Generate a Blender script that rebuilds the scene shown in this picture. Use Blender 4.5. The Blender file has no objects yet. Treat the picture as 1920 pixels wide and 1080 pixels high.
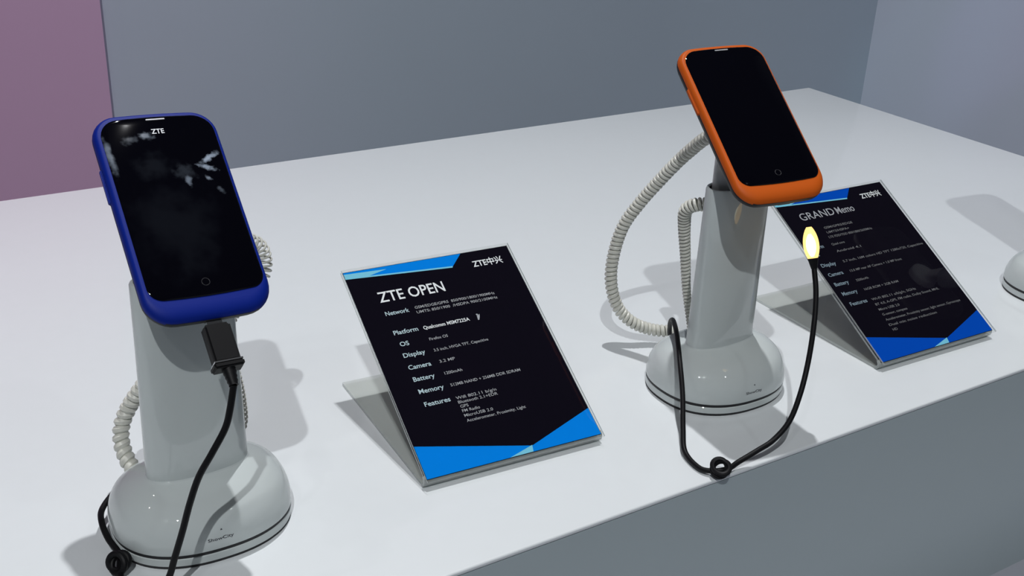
import bpy, bmesh, math, random
from mathutils import Vector, Matrix, Euler
random.seed(7)
sc = bpy.context.scene
C = sc.collection
R = math.radians
TZ = 0.92                       # height of the counter top above the floor
YAW = 0.5749                    # direction of the counter's long side
E_ = Vector((math.cos(YAW), math.sin(YAW), 0)); N_ = Vector((-math.sin(YAW), math.cos(YAW), 0))

# ------------------------------------------------------------------ camera
cd = bpy.data.cameras.new('camera'); cam = bpy.data.objects.new('camera', cd); C.objects.link(cam)
F_PX, PITCH, ROLL, CH = 2112.5088, 0.4258154920616342, 0.04262522941902354, 0.34875544
cd.sensor_fit = 'HORIZONTAL'; cd.sensor_width = 36.0; cd.lens = F_PX * 36.0 / 1920.0
cd.clip_start = 0.01; cd.clip_end = 50
fw = Vector((0, math.cos(PITCH), -math.sin(PITCH))); up0 = Vector((0, math.sin(PITCH), math.cos(PITCH))); rt0 = Vector((1, 0, 0))
cr, sr = math.cos(ROLL), math.sin(ROLL)
rt = rt0 * cr + up0 * sr; up = -rt0 * sr + up0 * cr
M = Matrix((rt, up, -fw)).transposed().to_4x4(); M.translation = Vector((0, 0, CH + TZ))
cam.matrix_world = M
sc.camera = cam

# ------------------------------------------------------------------ world, lamps, exposure
w = bpy.data.worlds.new('world'); sc.world = w; w.use_nodes = True
# a lit hall all around, dark roof space overhead
wn = w.node_tree; wt = wn.nodes.new('ShaderNodeTexCoord'); ws_ = wn.nodes.new('ShaderNodeSeparateXYZ'); wr = wn.nodes.new('ShaderNodeValToRGB')
wn.links.new(wt.outputs['Generated'], ws_.inputs[0]); wn.links.new(ws_.outputs['Z'], wr.inputs[0]); wn.links.new(wr.outputs[0], wn.nodes['Background'].inputs[0])
wr.color_ramp.elements[0].position = 0.10; wr.color_ramp.elements[0].color = (0.80, 0.88, 1.0, 1)
wr.color_ramp.elements[1].position = 0.62; wr.color_ramp.elements[1].color = (0.012, 0.014, 0.02, 1)
wn.nodes['Background'].inputs[1].default_value = 0.22
def spot(name, pos, target, power, radius, angle=60, blend=0.6, col=(1, 1, 1)):
    l = bpy.data.lights.new(name, 'SPOT'); l.energy = power; l.shadow_soft_size = radius
    l.spot_size = R(angle); l.spot_blend = blend; l.color = col
    o = bpy.data.objects.new(name, l); C.objects.link(o)
    o.location = Vector(pos) + Vector((0, 0, TZ))
    o.rotation_euler = (Vector(target) - Vector(pos)).to_track_quat('-Z', 'Y').to_euler()
    return o
spot('ceiling_spotlight', (-0.05, -1.22, 2.60), (0.05, 0.60, 0), 152, 0.022, 55, 0.8, (0.96, 0.98, 1.0))
spot('ceiling_spotlight', (0.00, 1.24, 2.60), (0.05, 0.65, 0), 168, 0.022, 55, 0.8, (0.98, 0.98, 1.0))
spot('ceiling_spotlight', (-1.5, 0.1, 2.60), (0.0, 0.65, 0), 8, 0.03, 55, 0.8, (1.0, 0.97, 1.0))
spot('ceiling_spotlight', (1.6, -0.4, 2.60), (0.1, 0.65, 0), 9, 0.03, 55, 0.8, (0.93, 1.0, 1.0))
spot('small_downlight', (-0.60, -1.40, 2.50), (0.0, 0.60, 0), 16, 0.020, 50, 0.8, (1.0, 1.0, 1.0))
spot('small_downlight', (-1.15, 1.35, 2.50), (0.0, 0.60, 0), 2.0, 0.010, 50, 0.8, (1.0, 0.97, 0.92))
# coloured stage lamps that wash the booth walls
spot('stage_lamp_pink', (0.2, 0.2, 2.4), (-1.3, 1.2, 0.1), 20, 0.05, 50, 0.7, (1.0, 0.35, 0.75))
spot('right_wall_fill', (-0.28, 1.54, 1.9), (0.90, 2.12, 0.0), 55, 0.05, 34, 0.7, (0.93, 0.97, 1.0))  # added unseen fill lamp, brightens the right wall
spot('stage_lamp_violet', (0.6, 0.6, 2.3), (0.92, 2.16, -0.05), 26, 0.03, 5, 0.4, (0.6, 0.4, 1.0))
spot('stage_lamp_cyan', (0.5, 0.5, 2.3), (0.80, 2.25, -0.15), 12, 0.03, 6, 0.5, (0.4, 0.95, 1.0))
vs = sc.view_settings
vs.view_transform = 'Standard'; vs.look = 'None'; vs.exposure = 0.0; vs.gamma = 1.0; vs.use_curve_mapping = False

# ------------------------------------------------------------------ materials
def mat(name, col, rough=0.5, metal=0.0, coat=0.0, coat_rough=0.03, noise=None, bump=None, spec=0.5, emis=None, estr=0.0):
    m = bpy.data.materials.new(name); m.use_nodes = True
    nt = m.node_tree; b = nt.nodes['Principled BSDF']
    b.inputs['Base Color'].default_value = (*col, 1); b.inputs['Roughness'].default_value = rough
    b.inputs['Metallic'].default_value = metal; b.inputs['Coat Weight'].default_value = coat
    b.inputs['Coat Roughness'].default_value = coat_rough; b.inputs['Specular IOR Level'].default_value = spec
    if emis:
        b.inputs['Emission Color'].default_value = (*emis, 1); b.inputs['Emission Strength'].default_value = estr
    if noise or bump:
        tc = nt.nodes.new('ShaderNodeTexCoord')
    if noise:
        scale, amt = noise
        n = nt.nodes.new('ShaderNodeTexNoise'); n.inputs['Scale'].default_value = scale; n.inputs['Detail'].default_value = 4
        mx = nt.nodes.new('ShaderNodeMix'); mx.data_type = 'RGBA'
        mx.inputs[6].default_value = (*[c * (1 - amt) for c in col], 1); mx.inputs[7].default_value = (*[min(1, c * (1 + amt)) for c in col], 1)
        nt.links.new(tc.outputs['Object'], n.inputs['Vector']); nt.links.new(n.outputs['Fac'], mx.inputs[0])
        nt.links.new(mx.outputs[2], b.inputs['Base Color'])
    if bump:
        scale, st = bump
        n2 = nt.nodes.new('ShaderNodeTexNoise'); n2.inputs['Scale'].default_value = scale; n2.inputs['Detail'].default_value = 3
        bp = nt.nodes.new('ShaderNodeBump'); bp.inputs['Strength'].default_value = st; bp.inputs['Distance'].default_value = 0.001
        nt.links.new(tc.outputs['Object'], n2.inputs['Vector']); nt.links.new(n2.outputs['Fac'], bp.inputs['Height']); nt.links.new(bp.outputs[0], b.inputs['Normal'])
    return m
def acrylic(name, tint, gloss_rough=0.03, haze=0.0, hazecol=(0.8, 0.8, 0.8)):
    m = bpy.data.materials.new(name); m.use_nodes = True; nt = m.node_tree; nt.nodes.clear()
    out = nt.nodes.new('ShaderNodeOutputMaterial'); tr = nt.nodes.new('ShaderNodeBsdfTransparent'); tr.inputs[0].default_value = (*tint, 1)
    gl = nt.nodes.new('ShaderNodeBsdfGlossy'); gl.inputs['Roughness'].default_value = gloss_rough
    fr = nt.nodes.new('ShaderNodeFresnel'); fr.inputs['IOR'].default_value = 1.49
    mx = nt.nodes.new('ShaderNodeMixShader')
    src = tr.outputs[0]
    if haze > 0:
        df = nt.nodes.new('ShaderNodeBsdfDiffuse'); df.inputs[0].default_value = (*hazecol, 1)
        m2 = nt.nodes.new('ShaderNodeMixShader'); m2.inputs[0].default_value = haze
        nt.links.new(tr.outputs[0], m2.inputs[1]); nt.links.new(df.outputs[0], m2.inputs[2]); src = m2.outputs[0]
    ge = nt.nodes.new('ShaderNodeNewGeometry'); iv = nt.nodes.new('ShaderNodeMath'); iv.operation = 'SUBTRACT'; iv.inputs[0].default_value = 1.0
    ml = nt.nodes.new('ShaderNodeMath'); ml.operation = 'MULTIPLY'
    nt.links.new(ge.outputs['Backfacing'], iv.inputs[1]); nt.links.new(fr.outputs[0], ml.inputs[0]); nt.links.new(iv.outputs[0], ml.inputs[1])
    nt.links.new(ml.outputs[0], mx.inputs[0]); nt.links.new(src, mx.inputs[1]); nt.links.new(gl.outputs[0], mx.inputs[2])
    nt.links.new(mx.outputs[0], out.inputs[0])
    return m
MT = dict(
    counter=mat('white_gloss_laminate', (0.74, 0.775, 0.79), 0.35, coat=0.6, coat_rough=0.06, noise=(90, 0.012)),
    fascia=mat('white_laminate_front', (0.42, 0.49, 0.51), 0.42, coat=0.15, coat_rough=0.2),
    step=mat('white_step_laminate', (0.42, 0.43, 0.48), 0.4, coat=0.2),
    wall=mat('blue_grey_wall_paint', (0.56, 0.64, 0.72), 0.75, noise=(1.7, 0.05), spec=0.2),
    wall_pink=mat('mauve_wall_paint', (0.68, 0.46, 0.64), 0.75, noise=(1.4, 0.05), spec=0.2),
    wall_right=mat('pale_grey_wall_paint', (0.62, 0.66, 0.76), 0.75, noise=(1.4, 0.04), spec=0.2),
    floor=mat('grey_carpet', (0.16, 0.16, 0.18), 0.95, bump=(300, 0.5)),
    stand=mat('white_glossy_plastic', (0.54, 0.585, 0.58), 0.6, coat=0.9, spec=0.1, coat_rough=0.02),
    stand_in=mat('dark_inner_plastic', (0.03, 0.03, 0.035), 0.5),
    post=mat('grey_white_plastic', (0.74, 0.74, 0.74), 0.4),
    groove=mat('black_rubber', (0.012, 0.012, 0.014), 0.6),
    blue=mat('blue_soft_touch_plastic', (0.0, 0.014, 0.22), 0.5, spec=0.2, bump=(2500, 0.05)),
    orange=mat('orange_soft_touch_plastic', (0.55, 0.095, 0.006), 0.5, spec=0.2, bump=(2500, 0.05)),
    home=mat('faint_grey_mark', (0.012, 0.012, 0.016), 0.5),
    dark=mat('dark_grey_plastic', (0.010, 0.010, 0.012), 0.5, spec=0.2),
    silver=mat('silver_mesh', (0.62, 0.62, 0.64), 0.4, metal=0.4),
    white_ink=mat('white_ink', (0.85, 0.87, 0.90), 0.6),
    grey_ink=mat('grey_ink', (0.42, 0.43, 0.46), 0.6),
    faint_ink=mat('faint_grey_ink', (0.22, 0.22, 0.23), 0.8, spec=0.1), mid_ink=mat('mid_grey_ink', (0.45, 0.46, 0.50), 0.8, spec=0.1),
    dim_ink=mat('dim_blue_grey_ink', (0.25, 0.33, 0.40), 0.6),
    pale_ink=mat('pale_blue_ink', (0.50, 0.64, 0.70), 0.6),
    dark_ink=mat('dark_ink', (0.03, 0.03, 0.04), 0.6),
    card_black=mat('black_print', (0.005, 0.004, 0.009), 0.9, spec=0.03),
    card_back=mat('brown_card_back', (0.45, 0.36, 0.28), 0.8),
    card_blue=mat('bright_blue_print', (0.0, 0.24, 0.84), 0.9, spec=0.05),
    card_blue2=mat('royal_blue_print', (0.0, 0.075, 0.52), 0.9, spec=0.05),
    cyan=mat('pale_cyan_print', (0.22, 0.62, 0.80), 0.9, spec=0.05),
    coil=mat('cream_coiled_cord_plastic', (0.60, 0.60, 0.54), 0.4),
    cable=mat('black_cable_rubber', (0.004, 0.004, 0.005), 0.5, spec=0.2),
    plug_band=mat('chrome_plug_band', (0.75, 0.75, 0.78), 0.2, metal=1.0),
    acrylic=acrylic('clear_acrylic', (0.965, 0.97, 0.965)),
    acrylic_base=acrylic('clear_acrylic_base', (0.94, 0.945, 0.93), haze=0.06, hazecol=(0.55, 0.56, 0.54)),
    acrylic_edge=acrylic('acrylic_cut_edge', (0.80, 0.83, 0.82), 0.15, haze=0.5, hazecol=(0.6, 0.63, 0.62)),
)
# the black glass with finger smears and lamp reflections painted into its colour
def glass_mat(name, smear_glare):
    m = bpy.data.materials.new(name); m.use_nodes = True; nt = m.node_tree; b = nt.nodes['Principled BSDF']
    b.inputs['Base Color'].default_value = (0.002, 0.002, 0.004, 1); b.inputs['Roughness'].default_value = 0.03
    b.inputs['Specular IOR Level'].default_value = 0.38
    if smear_glare:
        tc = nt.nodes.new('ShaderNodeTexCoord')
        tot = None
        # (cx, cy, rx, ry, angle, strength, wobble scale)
        for cx, cy, rx, ry, ang, st, ws in smear_glare:
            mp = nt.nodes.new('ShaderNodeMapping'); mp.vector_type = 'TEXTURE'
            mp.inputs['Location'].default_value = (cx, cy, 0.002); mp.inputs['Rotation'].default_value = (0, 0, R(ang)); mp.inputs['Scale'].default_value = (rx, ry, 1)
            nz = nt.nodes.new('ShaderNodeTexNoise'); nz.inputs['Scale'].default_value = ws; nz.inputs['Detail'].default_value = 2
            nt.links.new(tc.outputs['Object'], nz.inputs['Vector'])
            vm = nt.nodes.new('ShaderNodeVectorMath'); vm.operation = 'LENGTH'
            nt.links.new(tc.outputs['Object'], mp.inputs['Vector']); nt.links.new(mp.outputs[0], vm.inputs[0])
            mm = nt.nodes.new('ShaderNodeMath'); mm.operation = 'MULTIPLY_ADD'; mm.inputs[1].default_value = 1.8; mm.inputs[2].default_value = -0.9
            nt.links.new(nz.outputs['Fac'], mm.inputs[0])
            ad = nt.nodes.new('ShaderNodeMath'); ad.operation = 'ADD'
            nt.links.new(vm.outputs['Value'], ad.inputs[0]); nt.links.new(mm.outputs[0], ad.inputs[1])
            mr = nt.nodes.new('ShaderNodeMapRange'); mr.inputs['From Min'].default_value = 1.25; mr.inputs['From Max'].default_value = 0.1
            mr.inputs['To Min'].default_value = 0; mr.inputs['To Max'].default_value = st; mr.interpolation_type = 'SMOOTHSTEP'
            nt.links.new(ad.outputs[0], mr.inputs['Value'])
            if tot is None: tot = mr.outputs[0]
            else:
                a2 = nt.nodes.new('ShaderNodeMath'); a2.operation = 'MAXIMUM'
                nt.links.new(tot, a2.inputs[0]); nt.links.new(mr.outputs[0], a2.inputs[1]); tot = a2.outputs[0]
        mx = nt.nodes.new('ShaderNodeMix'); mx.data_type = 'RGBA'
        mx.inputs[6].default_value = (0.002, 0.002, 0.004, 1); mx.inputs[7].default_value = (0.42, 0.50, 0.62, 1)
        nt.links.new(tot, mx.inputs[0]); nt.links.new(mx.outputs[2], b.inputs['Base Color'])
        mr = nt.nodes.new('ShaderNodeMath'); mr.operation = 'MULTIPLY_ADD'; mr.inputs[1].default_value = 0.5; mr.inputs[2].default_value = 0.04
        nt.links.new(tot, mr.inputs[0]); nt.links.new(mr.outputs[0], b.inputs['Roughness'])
    return m
MT['glass1'] = glass_mat('smear_glare_black_glass', [
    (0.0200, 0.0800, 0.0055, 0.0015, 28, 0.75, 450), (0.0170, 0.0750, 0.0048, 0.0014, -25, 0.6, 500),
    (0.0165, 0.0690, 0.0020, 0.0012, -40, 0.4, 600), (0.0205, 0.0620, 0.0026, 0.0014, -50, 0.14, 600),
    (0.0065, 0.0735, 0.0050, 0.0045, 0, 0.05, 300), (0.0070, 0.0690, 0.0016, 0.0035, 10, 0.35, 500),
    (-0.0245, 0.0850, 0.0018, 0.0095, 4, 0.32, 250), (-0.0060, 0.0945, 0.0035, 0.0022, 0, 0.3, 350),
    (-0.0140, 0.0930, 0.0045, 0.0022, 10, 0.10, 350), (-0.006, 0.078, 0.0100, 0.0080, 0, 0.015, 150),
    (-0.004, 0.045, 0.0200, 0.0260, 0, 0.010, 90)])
MT['glass2'] = glass_mat('clean_black_glass', None)
MT['led'] = mat('lit_amber_plug', (0.9, 0.5, 0.2), 0.4, emis=(1.0, 0.62, 0.16), estr=1.7)
MT['led_core'] = mat('lit_white_plug_core', (1, 0.9, 0.7), 0.4, emis=(1.0, 0.93, 0.62), estr=2.2)

# ------------------------------------------------------------------ helpers
def link(name, bm, mats, parent=None, smooth=True, angle=35):
    me = bpy.data.meshes.new(name)
    bmesh.ops.recalc_face_normals(bm, faces=bm.faces)
    bm.to_mesh(me); bm.free()
    for m in (mats if isinstance(mats, (list, tuple)) else [mats]): me.materials.append(m)
    o = bpy.data.objects.new(name, me); C.objects.link(o)
    if smooth:
        me.shade_smooth()
        try: me.set_sharp_from_angle(angle=R(angle))
        except Exception: pass
    if parent: o.parent = parent
    return o
def tag(o, label=None, cat=None, group=None, kind=None):
    if label: o['label'] = label
    if cat: o['category'] = cat
    if group: o['group'] = group
    if kind: o['kind'] = kind
    return o
def empty(name, loc, rot=(0, 0, 0)):
    o = bpy.data.objects.new(name, None); C.objects.link(o); o.empty_display_size = 0.02
    o.location = loc; o.rotation_euler = rot; return o
def box(bm, c, s, mi=0, mtx=None):
    r = bmesh.ops.create_cube(bm, size=1)
    vs_ = r['verts']
    for v in vs_:
        v.co = Vector((v.co.x * s[0] + c[0], v.co.y * s[1] + c[1], v.co.z * s[2] + c[2]))
        if mtx: v.co = mtx @ v.co
    for f in {f for v in vs_ for f in v.link_faces}: f.material_index = mi
    return vs_
def rings(bm, rl, cap0=True, cap1=True, closed=False, mi=0):
    vr = [[bm.verts.new(p) for p in r] for r in rl]
    n = len(vr[0]); pairs = list(zip(vr[:-1], vr[1:]))
    if closed: pairs.append((vr[-1], vr[0]))
    for a, b in pairs:
        for i in range(n):
            f = bm.faces.new((a[i], a[(i + 1) % n], b[(i + 1) % n], b[i])); f.material_index = mi
    if cap0 and not closed: bm.faces.new(vr[0][::-1]).material_index = mi
    if cap1 and not closed: bm.faces.new(vr[-1]).material_index = mi
    return vr
def sup(a, b, n, k=64):                                # superellipse outline
    out = []
    for i in range(k):
        t = 2 * math.pi * i / k; c, s = math.cos(t), math.sin(t)
        out.append((a * math.copysign(abs(c) ** (2 / n), c), b * math.copysign(abs(s) ** (2 / n), s)))
    return out
def catmull(pts, sub=12):
    pts = [Vector(p) for p in pts]; P = [pts[0] * 2 - pts[1]] + pts + [pts[-1] * 2 - pts[-2]]; out = []
    for i in range(1, len(P) - 2):
        p0, p1, p2, p3 = P[i - 1:i + 3]
        for j in range(sub):
            t = j / sub
            out.append(0.5 * ((2 * p1) + (p2 - p0) * t + (2 * p0 - 5 * p1 + 4 * p2 - p3) * t * t + (3 * p1 - p0 - 3 * p2 + p3) * t ** 3))
    out.append(pts[-1]); return out
def frames(pts):
    T = [(pts[min(i + 1, len(pts) - 1)] - pts[max(i - 1, 0)]).normalized() for i in range(len(pts))]
    n = T[0].orthogonal().normalized(); out = []
    for t in T:
        n = (n - t * n.dot(t)).normalized(); out.append((n.copy(), t.cross(n)))
    return out
def tube(bm, pts, r, k=12, mi=0, caps=True):
    fr = frames(pts); rl = []
    for i, (p, (n, b)) in enumerate(zip(pts, fr)):
        rr = r(i / (len(pts) - 1)) if callable(r) else r
        rl.append([p + n * (rr * math.cos(2 * math.pi * j / k)) + b * (rr * math.sin(2 * math.pi * j / k)) for j in range(k)])
    return rings(bm, rl, caps, caps, mi=mi)
def helix(path, rad, pitch, per=12):
    base = catmull(path, 30); L = [0]
    for a, b in zip(base[:-1], base[1:]): L.append(L[-1] + (b - a).length)
    fr = frames(base); out = []; s = 0.0; ph = 0.0; i = 0
    while s < L[-1]:
        while i < len(L) - 2 and L[i + 1] < s: i += 1
        t = (s - L[i]) / max(1e-9, L[i + 1] - L[i]); p = base[i].lerp(base[i + 1], t)
        n = fr[i][0].lerp(fr[i + 1][0], t).normalized(); b = fr[i][1].lerp(fr[i + 1][1], t).normalized()
        u = s / L[-1]; rr = rad(u) if callable(rad) else rad; pp = pitch(u) if callable(pitch) else pitch
        out.append(p + n * (rr * math.cos(ph)) + b * (rr * math.sin(ph)))
        ph += 2 * math.pi / per; s += pp / per
    return out
def up_(p): return Vector(p) + Vector((0, 0, TZ))
_font_objs = []
def text_mesh(body, size, align='LEFT', bold=0.0, width=None, height=None, ext=0.00003):
    cu = bpy.data.curves.new('t', 'FONT'); cu.body = body; cu.size = size; cu.align_x = align; cu.offset = bold; cu.extrude = ext
    cu.resolution_u = 3
    o = bpy.data.objects.new('t', cu); C.objects.link(o)
    dg = bpy.context.evaluated_depsgraph_get(); dg.update()
    me = bpy.data.meshes.new_from_object(o.evaluated_get(dg))
    bpy.data.objects.remove(o); bpy.data.curves.remove(cu)
    bm = bmesh.new(); bm.from_mesh(me); bpy.data.meshes.remove(me)
    if bm.verts:
        x0 = min(v.co.x for v in bm.verts); x1 = max(v.co.x for v in bm.verts)
        y0 = min(v.co.y for v in bm.verts); y1 = max(v.co.y for v in bm.verts)
        sx = width / (x1 - x0) if width else 1; sy = height / (y1 - y0) if height else 1
        for v in bm.verts:
            v.co.x = (v.co.x - (x0 if align == 'LEFT' else 0)) * sx; v.co.y *= sy
    return bm
def put_text(name, body, size, loc, m, parent, **kw):
    bm = text_mesh(body, size, **kw)
    bmesh.ops.translate(bm, vec=Vector(loc), verts=bm.verts)
    o = link(name, bm, m, parent, smooth=False)
    return o

# ------------------------------------------------------------------ setting
def slab(name, e0, e1, n0, n1, z0, z1, m, bevel=0, parent=None):
    bm = bmesh.new()
    vs_ = box(bm, ((e0 + e1) / 2, (n0 + n1) / 2, (z0 + z1) / 2), (e1 - e0, n1 - n0, z1 - z0))
    if bevel: bmesh.ops.bevel(bm, geom=bm.edges[:], offset=bevel, segments=4, profile=0.5, affect='EDGES')
    o = link(name, bm, m, parent, smooth=bool(bevel))
    if not parent: o.rotation_euler = (0, 0, YAW)
    return o
tag(slab('floor', -3.2, 3.2, -2.5, 3.0, -0.05, 0, MT['floor']), kind='structure')
WT = 1.95
tag(slab('wall_back', 0.351, 1.95, 1.60, 1.68, 0, WT, MT['wall']), kind='structure')
tag(slab('wall_left', -2.6, 0.351, 1.585, 1.68, 0, WT, MT['wall_pink']), kind='structure')
tag(slab('wall_right', 1.907, 1.99, -1.2, 1.60, 0, WT, MT['wall_right']), kind='structure')

ctr = empty('display_counter', (0, 0, 0), (0, 0, YAW))
tag(ctr, 'long white glossy display counter with a grey-looking front panel, under all the phones', 'counter')
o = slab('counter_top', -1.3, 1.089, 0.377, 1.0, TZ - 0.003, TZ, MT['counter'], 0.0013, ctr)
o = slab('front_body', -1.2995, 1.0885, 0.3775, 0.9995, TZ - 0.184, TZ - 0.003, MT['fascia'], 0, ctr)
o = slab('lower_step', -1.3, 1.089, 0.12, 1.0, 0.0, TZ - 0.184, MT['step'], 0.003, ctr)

# ------------------------------------------------------------------ smartphones
PW, PH = 0.0583, 0.1072
def rrect(x0, x1, y0, y1, rt_, rb, k=8, bow=0.0):
    out = []
    for (cx, cy, r, a0) in ((x1 - rt_, y1 - rt_, rt_, 0), (x0 + rt_, y1 - rt_, rt_, 90), (x0 + rb, y0 + rb, rb, 180), (x1 - rb, y0 + rb, rb, 270)):
        for j in range(k + 1):
            a = R(a0 + 90 * j / k); out.append([cx + r * math.cos(a), cy + r * math.sin(a)])
    # long edges sag outward a little, so add gentle bow to top and bottom
    for p in out:
        u = (p[0] - (x0 + x1) / 2) / ((x1 - x0) / 2)
        if p[1] > (y0 + y1) / 2: p[1] += bow * (1 - u * u)
        else: p[1] -= bow * (1 - u * u)
    # densify the horizontal runs
    res = []
    n = len(out)
    for i in range(n):
        a, b = out[i], out[(i + 1) % n]; res.append(tuple(a))
        d = math.hypot(b[0] - a[0], b[1] - a[1])
        if d > 0.008:
            m_ = 6
            horiz = abs(b[1] - a[1]) < 0.003
            for j in range(1, m_):
                t = j / m_; x = a[0] + (b[0] - a[0]) * t; y = a[1] + (b[1] - a[1]) * t
                if horiz:
                    u = (x - (x0 + x1) / 2) / ((x1 - x0) / 2)
                    base = (y1 if y > (y0 + y1) / 2 else y0)
                    y = base + (bow if y > (y0 + y1) / 2 else -bow) * (1 - u * u)
                res.append((x, y))
    return res
def phone(loc, rot, mbody, mglass, label, logo):
    t = empty('smartphone', up_(loc), rot); tag(t, label, 'phone', 'smartphones on display')
    zf, zb, zm = 0.0022, -0.0095, -0.0018
    rl = []
    for j in range(0, 9):                       # back dome
        a = math.pi / 2 * (1 - j / 8); ins = 0.0075 * (1 - math.cos(a)); z = zm + (zb - zm) * math.sin(a)
        rl.append([(x, y, z) for x, y in rrect(-PW / 2 + ins, PW / 2 - ins, ins, PH - ins, 0.0115 - ins * 0.5, 0.0125 - ins * 0.5, bow=0.0010)])
    for j in range(1, 9):                       # front bevel, long chin at the bottom
        a = math.pi / 2 * j / 8; ins = 0.0022 * (1 - math.cos(a)); ib = 0.0075 * (1 - math.cos(a)); z = zm + (zf - zm) * math.sin(a)
        rl.append([(x, y, z) for x, y in rrect(-PW / 2 + ins, PW / 2 - ins, ib, PH - ins, 0.0115 - ins, 0.0125 - ins, bow=0.0010)])
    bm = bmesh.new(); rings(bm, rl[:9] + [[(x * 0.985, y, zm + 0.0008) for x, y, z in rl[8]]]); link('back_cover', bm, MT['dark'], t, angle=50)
    bm = bmesh.new(); rings(bm, rl[8:]); link('front_frame', bm, mbody, t, angle=50)
    # glass front
    g = []
    for ins, z in ((0, zf - 0.0003), (0, zf + 0.0003), (0.0005, zf + 0.0006)):
        g.append([(x, y, z) for x, y in rrect(-PW / 2 + 0.0031 + ins, PW / 2 - 0.0024 - ins, 0.0104 + ins, PH - 0.0034 - ins, 0.0088, 0.0062, bow=0.0012)])
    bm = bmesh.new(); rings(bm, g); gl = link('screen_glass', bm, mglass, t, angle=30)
    bm = bmesh.new(); box(bm, (0.0004, PH - 0.0040, zf + 0.0009), (0.0088, 0.0008, 0.0004)); bmesh.ops.bevel(bm, geom=bm.edges[:], offset=0.00015, segments=2, affect='EDGES')
    link('earpiece', bm, MT['silver'], gl)
    # ring shaped home mark
    bm = bmesh.new(); pts = [Vector((0.0018 * math.cos(2 * math.pi * i / 24), 0.0160 + 0.0018 * math.sin(2 * math.pi * i / 24), zf + 0.00062)) for i in range(24)]
    rl = []
    for i in range(24):
        c = pts[i]; d = Vector((math.cos(2 * math.pi * i / 24), math.sin(2 * math.pi * i / 24), 0))
        rl.append([c + d * (0.00016 * math.cos(a)) + Vector((0, 0, 0.00010 * math.sin(a))) for a in (0, math.pi / 2, math.pi, 3 * math.pi / 2)])
    rings(bm, rl, closed=True); link('home_mark', bm, MT['home'], gl)
    # usb port and side buttons
    bm = bmesh.new(); box(bm, (0, 0.0002, -0.0035), (0.0078, 0.0016, 0.0026)); link('usb_port', bm, MT['dark'], t, smooth=False)
    bm = bmesh.new(); box(bm, (-PW / 2 - 0.0001, 0.072, -0.0022), (0.0012, 0.018, 0.0026)); bmesh.ops.bevel(bm, geom=bm.edges[:], offset=0.0005, segments=3, affect='EDGES')
    link('volume_button', bm, mbody, t)
    # back camera
    bm = bmesh.new(); bmesh.ops.create_cone(bm, cap_ends=True, segments=32, radius1=0.0045, radius2=0.0040, depth=0.0012, matrix=Matrix.Translation((0, PH - 0.016, zb - 0.0003)))
    link('camera_lens', bm, MT['dark'], t)
    if logo:
        o_ = put_text('brand_mark', 'ZTE', 0.004, (-0.0030, PH - 0.0117, zf + 0.00062), MT['white_ink'], gl, width=0.0060, height=0.0026, bold=0.00006)
    return t
P1 = ((-0.1307, 0.4458, 0.1268), (R(40.36), R(3.04), R(34.52)))
P2 = ((0.1499, 0.5902, 0.1421), (R(37.37), R(-1.4), R(23.41)))
P3 = ((0.4300, 0.7700, 0.1421), (R(37.37), R(-1.4), R(24.5)))
phone(*P1, MT['blue'], MT['glass1'], 'blue smartphone with smears and painted glare on its black glass and a small logo, on the left stand', True)
phone(*P2, MT['orange'], MT['glass2'], 'orange smartphone with clean black glass, tilted on the middle stand', False)
phone(*P3, MT['dark'], MT['glass2'], 'dark smartphone on the stand at the right end of the counter, mostly out of view', False)

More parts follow.
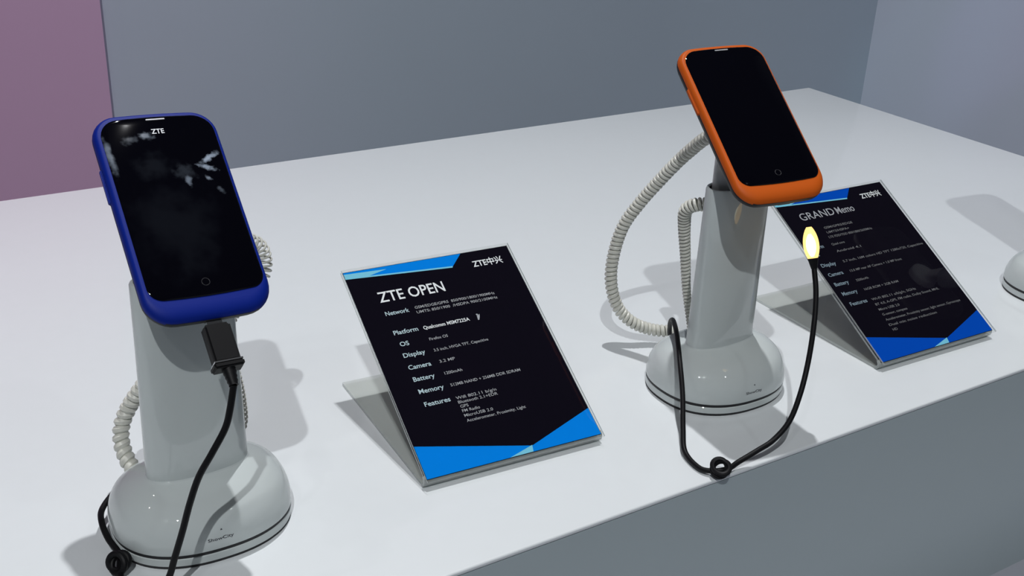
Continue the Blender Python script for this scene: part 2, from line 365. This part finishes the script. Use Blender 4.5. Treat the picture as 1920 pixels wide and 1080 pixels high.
# ------------------------------------------------------------------ display stands
BA, BB, BN = 0.0442, 0.0380, 2.3
CA, CB = 0.0252, 0.0110
def outline(s, z, k=96):
    base = sup(BA, BB, BN, k); col = sup(CA, CB, 2.3, k)
    return [(c[0] + (b[0] - c[0]) * s, c[1] + (b[1] - c[1]) * s, z) for b, c in zip(base, col)]
PROF = [(0.0078, 1.0), (0.0084, 1.008), (0.0112, 1.006), (0.0145, 0.985), (0.018, 0.94), (0.0212, 0.875), (0.024, 0.79), (0.0263, 0.68), (0.0282, 0.56), (0.0297, 0.42), (0.0308, 0.28), (0.0317, 0.13), (0.0322, 0.03), (0.033, 0.0)]
def prof(z):
    for (z0, s0), (z1, s1) in zip(PROF[:-1], PROF[1:]):
        if z0 <= z <= z1: return s0 + (s1 - s0) * (z - z0) / (z1 - z0)
    return 1.0
HC = 0.135
def stand(loc, yaw, ph, label):
    t = empty('display_stand', up_(loc), (0, 0, yaw)); tag(t, label, 'display stand', 'white phone display stands')
    W = Matrix.Translation(Vector(loc)) @ Matrix.Rotation(yaw, 4, 'Z'); WI = W.inverted()
    PM = Matrix.Translation(Vector(ph[0])) @ Euler(ph[1]).to_matrix().to_4x4()
    bm = bmesh.new(); rings(bm, [outline(0.975, 0.0), outline(0.985, 0.0016)]); link('rubber_foot', bm, MT['groove'], t)
    bm = bmesh.new(); rings(bm, [outline(0.985, 0.0016), outline(1.0, 0.0019), outline(1.0, 0.0054), outline(0.985, 0.0058)]); link('base_plate', bm, MT['stand'], t)
    bm = bmesh.new(); rings(bm, [outline(0.982, 0.0056), outline(0.982, 0.0079)]); link('seam', bm, MT['groove'], t)
        # smooth the profile with a spline through its points
    pr = catmull([(s, z, 0) for z, s in PROF], 4)
    bm = bmesh.new(); rings(bm, [outline(p.x, p.y) for p in pr], True, True); dome = link('base', bm, MT['stand'], t, angle=60)
    # hollow oval column, its rim cut back where the phone leans over it
    nrm = (WI.to_3x3() @ (PM.to_3x3() @ Vector((0, 0, 1)))).normalized()
    q = WI @ (PM @ Vector((0, 0.03, -0.0100)))
    def cap(x, y, z, gap):
        zp = q.z - (nrm.x * (x - q.x) + nrm.y * (y - q.y)) / nrm.z
        return (x, y, min(z, zp - gap))
    rl = []
    for z, g in ((0.0315, 1.0), (0.07, 0.97), (0.10, 0.945), (HC - 0.0008, 0.925), (HC, 0.905), (HC, 0.85), (HC - 0.0008, 0.83)):
        rl.append([cap(x * g, y * g, z, 0.0015 if z == HC else 0.0023) for x, y in sup(CA, CB, 2.3, 96)])
    bm = bmesh.new(); rings(bm, rl, False, False); link('column', bm, MT['stand'], t)
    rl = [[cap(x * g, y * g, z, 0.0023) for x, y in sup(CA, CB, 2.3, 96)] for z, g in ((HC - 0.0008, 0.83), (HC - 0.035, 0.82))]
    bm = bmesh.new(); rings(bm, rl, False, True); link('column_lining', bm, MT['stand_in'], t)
    # inner post whose top is cut along the back of the phone
    nrm = (WI.to_3x3() @ (PM.to_3x3() @ Vector((0, 0, 1)))).normalized()
    q = WI @ (PM @ Vector((0, 0.03, -0.0100)))
    rl = []
    for g, dz in ((1.0, None), (1.0, 0)):
        r = []
        for x, y in sup(0.0165, 0.0034, 2.4, 48):
            y2 = y + 0.0046
            if dz is None: r.append((x, y2, HC - 0.028))
            else:
                z = q.z - (nrm.x * (x - q.x) + nrm.y * (y2 - q.y)) / nrm.z
                r.append((x, y2, max(z - 0.0015, HC - 0.02)))
        rl.append(r)
    bm = bmesh.new(); rings(bm, rl); link('inner_post', bm, MT['post'], t, angle=50)
    # mounting puck on the phone's back
    bm = bmesh.new(); bmesh.ops.create_cone(bm, cap_ends=True, segments=40, radius1=0.012, radius2=0.0125, depth=0.005)
    bmesh.ops.transform(bm, matrix=WI @ PM @ Matrix.Translation((0, 0.040, -0.0122)), verts=bm.verts)
    link('phone_mount', bm, MT['post'], t)
    # maker's lettering wrapped on the front of the dome
    def wrap(bm_, x0, z0):
        for v in bm_.verts:
            x = x0 + v.co.x; z = z0 + v.co.y * 0.8; off = v.co.z
            s = prof(z); a = CA + (BA - CA) * s; b = CB + (BB - CB) * s
            y = -b * max(0, 1 - abs(x / a) ** BN) ** (1 / BN)
            v.co = Vector((x, y - 0.00012 - off, z))
    bm = text_mesh('ShowCity', 0.0035, 'LEFT', width=0.0125, height=0.0026, bold=0.00003); wrap(bm, -0.0085, 0.0128); link('lettering', bm, MT['dark_ink'], dome, smooth=False)
    bm = bmesh.new(); bmesh.ops.create_circle(bm, cap_ends=True, segments=3, radius=0.0007); wrap(bm, -0.0015, 0.0175); link('emblem', bm, MT['dark_ink'], dome, smooth=False)
    return t
S1 = (-0.1520, 0.4700, 0); S2 = (0.1315, 0.6345, 0); S3 = (0.4270, 0.8080, 0)
stand(S1, YAW, P1, 'white oval display stand holding the blue phone, nearest on the left')
stand(S2, YAW, P2, 'white oval display stand holding the orange phone, with a loose black cable')
stand(S3, YAW, P3, 'white display stand cut off by the right edge of the photo, only its base showing')

# ------------------------------------------------------------------ coiled cords and cables
def cord(name, pts, rad, pitch, wr, label, group='cream coiled security cords'):
    bm = bmesh.new(); h = helix([up_(p) for p in pts], rad, pitch, 14)
    a = up_(pts[0]); b = up_(pts[-1])
    tube(bm, h, wr, 8)
    o_ = link(name, bm, MT['coil'])
    return tag(o_, label, 'coiled cord', group)
coil2A = [(0.1280, 0.652, 0.1600), (0.1160, 0.660, 0.1560), (0.1043, 0.675, 0.1387), (0.0922, 0.685, 0.119), (0.0806, 0.69, 0.1004), (0.0711, 0.692, 0.0825), (0.0664, 0.692, 0.0614), (0.0662, 0.69, 0.0428), (0.0717, 0.688, 0.0262), (0.082, 0.686, 0.0162), (0.0949, 0.687, 0.0109), (0.1060, 0.686, 0.0105), (0.1130, 0.686, 0.0105)]
cord('coiled_cord', coil2A, 0.0029, 0.0031, 0.0015, 'long cream coiled cord looping left from the back of the orange phone')
coil2B = [(0.1215, 0.651, 0.1150), (0.111, 0.655, 0.1132), (0.1060, 0.660, 0.1073), (0.1069, 0.665, 0.0947), (0.1101, 0.668, 0.0735), (0.1134, 0.67, 0.0502), (0.1175, 0.672, 0.0300), (0.1195, 0.673, 0.0200)]
cord('coiled_cord', coil2B, lambda u: 0.0034 - 0.0022 * max(0, (u - 0.2) / 0.8), 0.0026, 0.0011, 'cream coiled cord hanging straight down beside the middle stand, tapering below')
coil1A = [(-0.1500, 0.520, 0.1320), (-0.1395, 0.531, 0.1285), (-0.1320, 0.538, 0.1225), (-0.1298, 0.539, 0.1131), (-0.1315, 0.535, 0.1050), (-0.1380, 0.527, 0.0980), (-0.1455, 0.52, 0.0880), (-0.1475, 0.52, 0.0720), (-0.1455, 0.52, 0.0580), (-0.1434, 0.52, 0.0422), (-0.1437, 0.52, 0.0256), (-0.1510, 0.519, 0.010)]
cord('coiled_cord', coil1A, 0.0038, lambda u: 0.0026, 0.0006, 'thin stretched coiled cord showing at the right of the blue phone and its stand')
coil1B = [(-0.1640, 0.500, 0.0800), (-0.1790, 0.500, 0.0670), (-0.1895, 0.500, 0.0535), (-0.1965, 0.500, 0.0420), (-0.1990, 0.497, 0.0330), (-0.1975, 0.493, 0.0245), (-0.1915, 0.487, 0.0170), (-0.1830, 0.482, 0.0150), (-0.1770, 0.4800, 0.0170)]
cord('coiled_cord', coil1B, 0.0021, 0.0042, 0.0024, 'thick ribbed cream cord bulging out at the left of the nearest stand')

RC = 0.00155
# cable 1: plug in the blue phone
M1 = Matrix.Translation(up_(P1[0])) @ Euler(P1[1]).to_matrix().to_4x4()
c1 = empty('charging_cable', M1 @ Vector((0, -0.001, -0.0035)), P1[1])
tag(c1, 'black charging cable plugged into the blue phone and hanging in front of its stand', 'cable', 'black charging cables')
c1i = (Matrix.Translation(c1.location) @ Euler(P1[1]).to_matrix().to_4x4()).inverted()
bm = bmesh.new(); box(bm, (0, -0.0115, 0), (0.0122, 0.0190, 0.0066)); bmesh.ops.bevel(bm, geom=bm.edges[:], offset=0.0012, segments=3, affect='EDGES'); link('plug', bm, MT['cable'], c1)
bm = bmesh.new(); box(bm, (0, -0.0010, 0), (0.0070, 0.0026, 0.0018)); link('plug_tip', bm, MT['plug_band'], c1, smooth=False)
bm = bmesh.new(); box(bm, (0, -0.0222, 0), (0.0138, 0.0030, 0.0080)); bmesh.ops.bevel(bm, geom=bm.edges[:], offset=0.0008, segments=3, affect='EDGES'); link('plug_flange', bm, MT['cable'], c1)
bm = bmesh.new(); box(bm, (0, -0.0208, 0.0003), (0.0128, 0.0007, 0.0078)); link('plug_band', bm, MT['plug_band'], c1, smooth=False)
relief_end = M1 @ Vector((0.0, -0.0322, -0.0035))
bm = bmesh.new(); tube(bm, [c1i @ (M1 @ Vector((0, -0.0235 - 0.0090 * k / 9, -0.0035))) for k in range(10)], lambda u: 0.0031 - 0.0012 * u + (0.0003 if int(u * 9) % 2 else 0), 14); link('strain_relief', bm, MT['cable'], c1)
path = [relief_end - Vector((0, 0, TZ))]
path += [Vector(p) for p in [(-0.1207, 0.4235, 0.0925), (-0.1228, 0.4215, 0.0843), (-0.1284, 0.418, 0.0735), (-0.1346, 0.416, 0.062), (-0.1391, 0.414, 0.0489), (-0.1427, 0.412, 0.0358), (-0.1468, 0.410, 0.0223), (-0.1501, 0.408, 0.0118), (-0.1560, 0.402, 0.0040), (-0.1650, 0.4020, 0.0022), (-0.1718, 0.4100, 0.0022), (-0.1760, 0.4185, 0.0025),
    (-0.1800, 0.4290, 0.004), (-0.1822, 0.434, 0.005), (-0.1892, 0.4412, 0.007), (-0.1949, 0.4495, 0.010), (-0.1985, 0.4600, 0.010), (-0.1975, 0.4740, 0.010), (-0.1935, 0.4880, 0.010), (-0.1850, 0.5050, 0.009), (-0.1720, 0.5160, 0.010)]]
bm = bmesh.new(); tube(bm, [c1i @ up_(p) for p in catmull(path, 10)], RC, 12); link('cord', bm, MT['cable'], c1)
def knot(bm, c, ax, inv, r=0.0042):
    c = Vector(c); ax = Vector(ax).normalized(); u = ax.orthogonal().normalized(); v = ax.cross(u)
    pts = []
    for i in range(61):
        a = 2 * math.pi * i / 60 * 2
        rr = r + 0.0006 * math.sin(a * 1.5)
        pts.append(inv @ up_(c + (u * math.cos(a) + v * math.sin(a)) * rr + ax * (0.0013 * math.sin(a * 0.5) )))
    tube(bm, pts, RC, 10)
bm = bmesh.new(); knot(bm, (-0.1790, 0.4250, 0.0060), (-0.2, -0.75, 0.55), c1i)
link('knot', bm, MT['cable'], c1)

# cable 2: loose end with a lit plug
path2 = [(0.1150, 0.6740, 0.0050), (0.1075, 0.6735, 0.0110), (0.1042, 0.663, 0.0268), (0.1025, 0.642, 0.0400), (0.1023, 0.62, 0.041), (0.1019, 0.595, 0.0347), (0.1025, 0.577, 0.0232), (0.102, 0.560, 0.0105), (0.1022, 0.5466, 0.0034), (0.108, 0.5330, 0.0022), (0.1150, 0.5285, 0.0030),
    (0.1240, 0.5300, 0.004), (0.1308, 0.536, 0.0049), (0.1418, 0.542, 0.009), (0.1515, 0.548, 0.0127), (0.1602, 0.553, 0.0224), (0.1658, 0.56, 0.036), (0.1703, 0.57, 0.0514), (0.1731, 0.58, 0.0704), (0.1742, 0.59, 0.086), (0.1730, 0.598, 0.0990)]
c2 = empty('charging_cable', up_((0.119, 0.527, 0)))
tag(c2, 'loose black charging cable with a glowing amber plug, looping in front of the middle stand', 'cable', 'black charging cables')
c2i = Matrix.Translation(c2.location).inverted()
bm = bmesh.new(); tube(bm, [c2i @ up_(p) for p in catmull(path2, 10)], RC, 12); link('cord', bm, MT['cable'], c2)
bm = bmesh.new(); knot(bm, (0.1192, 0.5275, 0.0060), (-0.15, -0.62, 0.75), c2i, 0.0043); link('knot', bm, MT['cable'], c2)
a, b = Vector((0.1730, 0.598, 0.0990)), Vector((0.1692, 0.606, 0.1180))
bm = bmesh.new(); tube(bm, [c2i @ up_(a.lerp(b, t)) for t in (-0.05, 0.05, 0.15, 0.24)], lambda u: 0.0018 + 0.0014 * u, 16); link('strain_relief', bm, MT['cable'], c2)
bm = bmesh.new(); tube(bm, [c2i @ up_(a.lerp(b, 0.18 + 0.92 * k / 12)) for k in range(13)], lambda u: 0.0045 * max(0.12, math.sin(math.pi * (0.10 + 0.85 * u))) ** 0.6, 20); link('lit_plug', bm, MT['led'], c2)
bm = bmesh.new(); off = Vector((-0.0010, -0.0035, 0.001))
tube(bm, [c2i @ up_(a.lerp(b, 0.30 + 0.62 * k / 12) + off) for k in range(13)], lambda u: 0.0028 * max(0.1, math.sin(math.pi * (0.05 + 0.9 * u))) ** 0.7, 16); link('plug_lamp', bm, MT['led_core'], c2)

# ------------------------------------------------------------------ acrylic holders and printed cards
CW, CHH = 0.1104, 0.1423
def extrude_profile(bm, prof2, w, mi=0, edge_mi=1):
    n = len(prof2)
    L = [bm.verts.new((-w / 2, y, z)) for y, z in prof2]; Rr = [bm.verts.new((w / 2, y, z)) for y, z in prof2]
    for i in range(n):
        f = bm.faces.new((L[i], L[(i + 1) % n], Rr[(i + 1) % n], Rr[i])); f.material_index = mi
    f1 = bm.faces.new(L[::-1]); f2 = bm.faces.new(Rr)
    f1.material_index = edge_mi; f2.material_index = edge_mi
def ribbon(path, th):
    pts = [Vector((0, *p)) for p in path]; lo, hi = [], []
    for i, p in enumerate(pts):
        d = (pts[min(i + 1, len(pts) - 1)] - pts[max(i - 1, 0)]).normalized(); nn = Vector((0, -d.z, d.y))
        lo.append(p - nn * th / 2); hi.append(p + nn * th / 2)
    return [(p.y, p.z) for p in lo + hi[::-1]]
def holder(x, y, yaw, tilt, label):
    t = empty('acrylic_sign_holder', up_((x, y, 0)), (0, 0, yaw)); tag(t, label, 'sign holder', 'clear acrylic sign holders')
    ct, st = math.cos(tilt), math.sin(tilt)
    # foot sheet that folds up into the sheet behind the card
    path = [(0.126, 0.0010), (0.006, 0.0010), (0.0015, 0.0014), (-0.0004, 0.0028)]
    bm = bmesh.new(); extrude_profile(bm, ribbon([(0.126, 0.0011), (0.09, 0.0011), (0.05, 0.0011), (0.0062, 0.0011)], 0.0020), CW + 0.0010)
    link('foot_sheet', bm, [MT['acrylic_base'], MT['acrylic_edge']], t, smooth=False)
    fold = []
    for k in range(9):
        a = R(-90) - (math.pi - tilt) * k / 8
        fold.append((0.0056 + 0.0030 * math.cos(a), 0.0041 + 0.0030 * math.sin(a)))
    bm = bmesh.new(); extrude_profile(bm, ribbon(fold, 0.0018), CW + 0.002, 1, 1)
    link('folded_edge', bm, [MT['acrylic'], MT['acrylic_edge']], t, smooth=False)
    def sheet(off, v0, v1, th):
        n = (-st, ct)
        a = (v0 * ct + n[0] * off, 0.0058 + v0 * st + n[1] * off); b = (v1 * ct + n[0] * off, 0.0058 + v1 * st + n[1] * off)
        return ribbon([a, b], th)
    bm = bmesh.new(); extrude_profile(bm, sheet(-0.0012, 0.0010, CHH + 0.0007, 0.0014), CW + 0.0010)
    link('back_sheet', bm, [MT['acrylic'], MT['acrylic_edge']], t, smooth=False)
    bm = bmesh.new(); extrude_profile(bm, sheet(0.0012, -0.0012, CHH + 0.0007, 0.0012), CW + 0.0010)
    link('front_sheet', bm, [MT['acrylic'], MT['acrylic_edge']], t, smooth=False)
    return t
def poly(bm, pts, z, th=0.00004):
    """thin printed patch"""
    lo = [bm.verts.new((x / 1000, y / 1000, z)) for x, y in pts]; hi = [bm.verts.new((x / 1000, y / 1000, z + th)) for x, y in pts]
    n = len(pts); bm.faces.new(hi); bm.faces.new(lo[::-1])
    for i in range(n): bm.faces.new((lo[i], lo[(i + 1) % n], hi[(i + 1) % n], hi[i]))
def card(x, y, yaw, tilt, label, blue, title, rows, lab_m, txt_m, tit_m, emblem=None):
    t = empty('spec_card', up_((x, y, 0.0058)), (tilt, 0, yaw)); tag(t, label, 'sign', 'printed phone specification cards')
    bm = bmesh.new(); vs_ = box(bm, (0, CHH / 2 + 0.0004, 0), (CW - 0.0006, CHH - 0.0014, 0.0004))
    bm.faces.ensure_lookup_table()
    for f in bm.faces: f.material_index = 1 if f.calc_center_median().z < -0.0001 else 0
    link('card_sheet', bm, [MT['card_black'], MT['card_back']], t, smooth=False)
    z = 0.0002; H = CHH * 1000 - 0.6; X = CW * 500 - 0.4
    bm = bmesh.new(); poly(bm, [(-X, H), (-X, 137.0), (-40, 136.2), (13.3, 132.8), (22.3, H)], z); link('top_band', bm, blue, t, smooth=False)
    bm = bmesh.new(); poly(bm, [(-X, 140.6), (-X, 136.9), (-40, 135.9), (13.3, 132.4), (13.8, 133.5), (-39.6, 136.9), (-28.0, 139.6)], z + 0.00005); link('top_stripe', bm, MT['cyan'], t, smooth=False)
    bm = bmesh.new(); poly(bm, [(-X, 21.8), (-X, 1.3), (X, 1.3), (X, 19.0), (11.1, 5.0)], z); link('bottom_band', bm, blue, t, smooth=False)
    bm = bmesh.new(); poly(bm, [(11.2, 5.4), (10.2, 1.3), (-4.5, 1.3)], z + 0.00005); link('bottom_accent', bm, MT['cyan'], t, smooth=False)
    zt = z + 0.00008
    put_text('brand_lettering', 'ZTE\u4e2d\u5174', 0.006, (27.0 / 1000, 0.1302, zt), MT['white_ink'], t, width=0.0205, height=0.0058, bold=0.00012)
    for args in title:
        s, x0, y0, wd, ht, bo = args
        put_text('title_lettering', s, 0.009, (x0 / 1000, y0 / 1000, zt), tit_m, t, width=wd / 1000, height=ht / 1000, bold=bo)
    for row in rows:
        k, s, x0, y0, wd = row[:5]; m = lab_m if k == 'L' else (MT['white_ink'] if k == 'B' else txt_m)
        bm = text_mesh(s, 0.0042 if k == 'L' else (0.0034 if k == 'B' else 0.0027), width=wd / 1000, bold=0.00006 if k != 'T' else 0.00001)
        bmesh.ops.translate(bm, vec=Vector((x0 / 1000, y0 / 1000, zt)), verts=bm.verts)
        link('heading_lettering' if k == 'L' else 'text_lettering', bm, m, t, smooth=False)
    if emblem:
        bm = bmesh.new(); ex, ey = emblem
        for sx in (((0, 0), (0.9, 0.2), (2.0, 2.2), (2.6, 4.3), (1.6, 3.4), (0.4, 3.0)), ((0.6, 3.2), (1.6, 3.6), (1.2, 4.6), (0.2, 4.4))):
            poly(bm, [(ex + a, ey + b) for a, b in sx], zt)
        link('chip_emblem', bm, MT['mid_ink'], t, smooth=False)
    return t
K1 = (0.0075, 0.529, 0.5129, 0.5282); K2 = (0.2935, 0.6885, 0.5467, 0.5331)
holder(*K1, 'clear acrylic sign holder between the two stands, carrying the OPEN card')
holder(*K2, 'clear acrylic sign holder behind the orange phone, carrying the GRAND card')
rows1 = [('L', 'Network', -40.0, 106.9, 15.0), ('T', 'GSM/EDGE/GPRS  850/900/1800/1900MHz', -21.0, 108.0, 53.0), ('T', 'UMTS: 850/1900  /HSDPA 900/2100MHz', -21.0, 104.6, 53.5),
    ('L', 'Platform', -39.9, 93.0, 15.3), ('B', 'Qualcomm MSM7225A', -21.2, 92.9, 30.0), ('L', 'OS', -39.0, 84.8, 5.6), ('T', 'Firefox OS', -20.6, 84.9, 11.8),
    ('L', 'Display', -39.8, 77.0, 13.6), ('T', '3.5 inch, HVGA TFT, Capacitive', -20.8, 77.0, 35.2), ('L', 'Camera', -39.8, 68.6, 14.0), ('T', '3.2 MP', -20.4, 69.0, 9.8),
    ('L', 'Battery', -39.9, 60.5, 13.2), ('T', '1200mAh', -20.5, 60.8, 11.2), ('L', 'Memory', -39.7, 52.2, 15.4), ('T', '512MB NAND + 256MB DDR SDRAM', -20.0, 52.5, 45.0),
    ('L', 'Features', -39.5, 43.6, 15.8), ('T', 'Wifi 802.11 b/g/n', -20.2, 43.6, 25.5), ('T', 'Bluetooth 2.1+EDR', -20.0, 40.8, 25.0), ('T', 'GPS', -19.8, 37.9, 5.0),
    ('T', 'FM Radio', -19.8, 35.0, 11.0), ('T', 'MicroUSB 2.0', -19.8, 31.9, 18.0), ('T', 'Accelerometer, Proximity, Light', -19.7, 28.5, 37.5)]
card(*K1, 'black and bright blue specification card titled ZTE OPEN, between the stands', MT['card_blue'],
     [('ZTE OPEN', -40.0, 116.7, 42.4, 7.6, 0.00010)], rows1, MT['pale_ink'], MT['grey_ink'], MT['white_ink'], (13.8, 92.0))
rows2 = [('T', 'GSM/GPRS/EDGE', -25.5, 111.0, 28.0), ('T', 'UMTS/HSPA+', -25.9, 106.8, 22.0), ('T', 'LTE FDD/TDD 800/1800/2600MHz', -27.0, 102.6, 43.0), ('L', 'Platform', -50.4, 96.0, 13.5), ('T', 'Quad core', -29.0, 96.3, 12.5), ('L', 'OS', -50.4, 90.0, 5.0), ('T', 'Android 4.1', -29.0, 90.0, 24.0),
    ('L', 'Display', -50.2, 80.6, 13.6), ('T', '5.7 inch, 16M colors HD TFT 1280x720, Capacitive', -29.5, 80.9, 81.0), ('L', 'Camera', -49.8, 72.2, 13.8), ('T', '13.0 MP rear AF Camera + 1.0 MP front', -29.3, 72.3, 51.4),
    ('L', 'Battery', -50.0, 63.9, 13.0), ('T', '3200mAh', -29.8, 63.9, 11.8), ('L', 'Memory', -49.2, 55.5, 14.0), ('T', '16GB ROM + 2GB RAM', -28.3, 55.6, 33.3),
    ('L', 'Features', -48.4, 46.6, 15.8), ('T', 'Wi-Fi 802.11 a/b/g/n, 5GHz', -28.2, 46.6, 43.5), ('T', 'BT 4.0, A-GPS, FM radio, Dolby Sound, MHL', -28.0, 42.2, 63.5), ('T', 'Micro USB 2.0', -28.3, 37.8, 20.0),
    ('T', 'G-sensor, compass', -28.2, 33.5, 24.0), ('T', 'Accelerometer, Proximity sensor, light sensor, Gyroscope', -28.6, 29.2, 75.0), ('T', 'Dual mic noise reduction', -28.8, 24.8, 47.0), ('T', 'HD', -28.5, 20.8, 4.5)]
card(*K2, 'black and royal blue specification card titled GRAND Memo, behind the orange phone', MT['card_blue2'],
     [('GRAND', -39.8, 121.3, 33.0, 6.4, 0.0), ('Memo', -4.6, 121.1, 17.6, 6.2, 0.00002)], rows2, MT['dim_ink'], MT['faint_ink'], MT['mid_ink'])
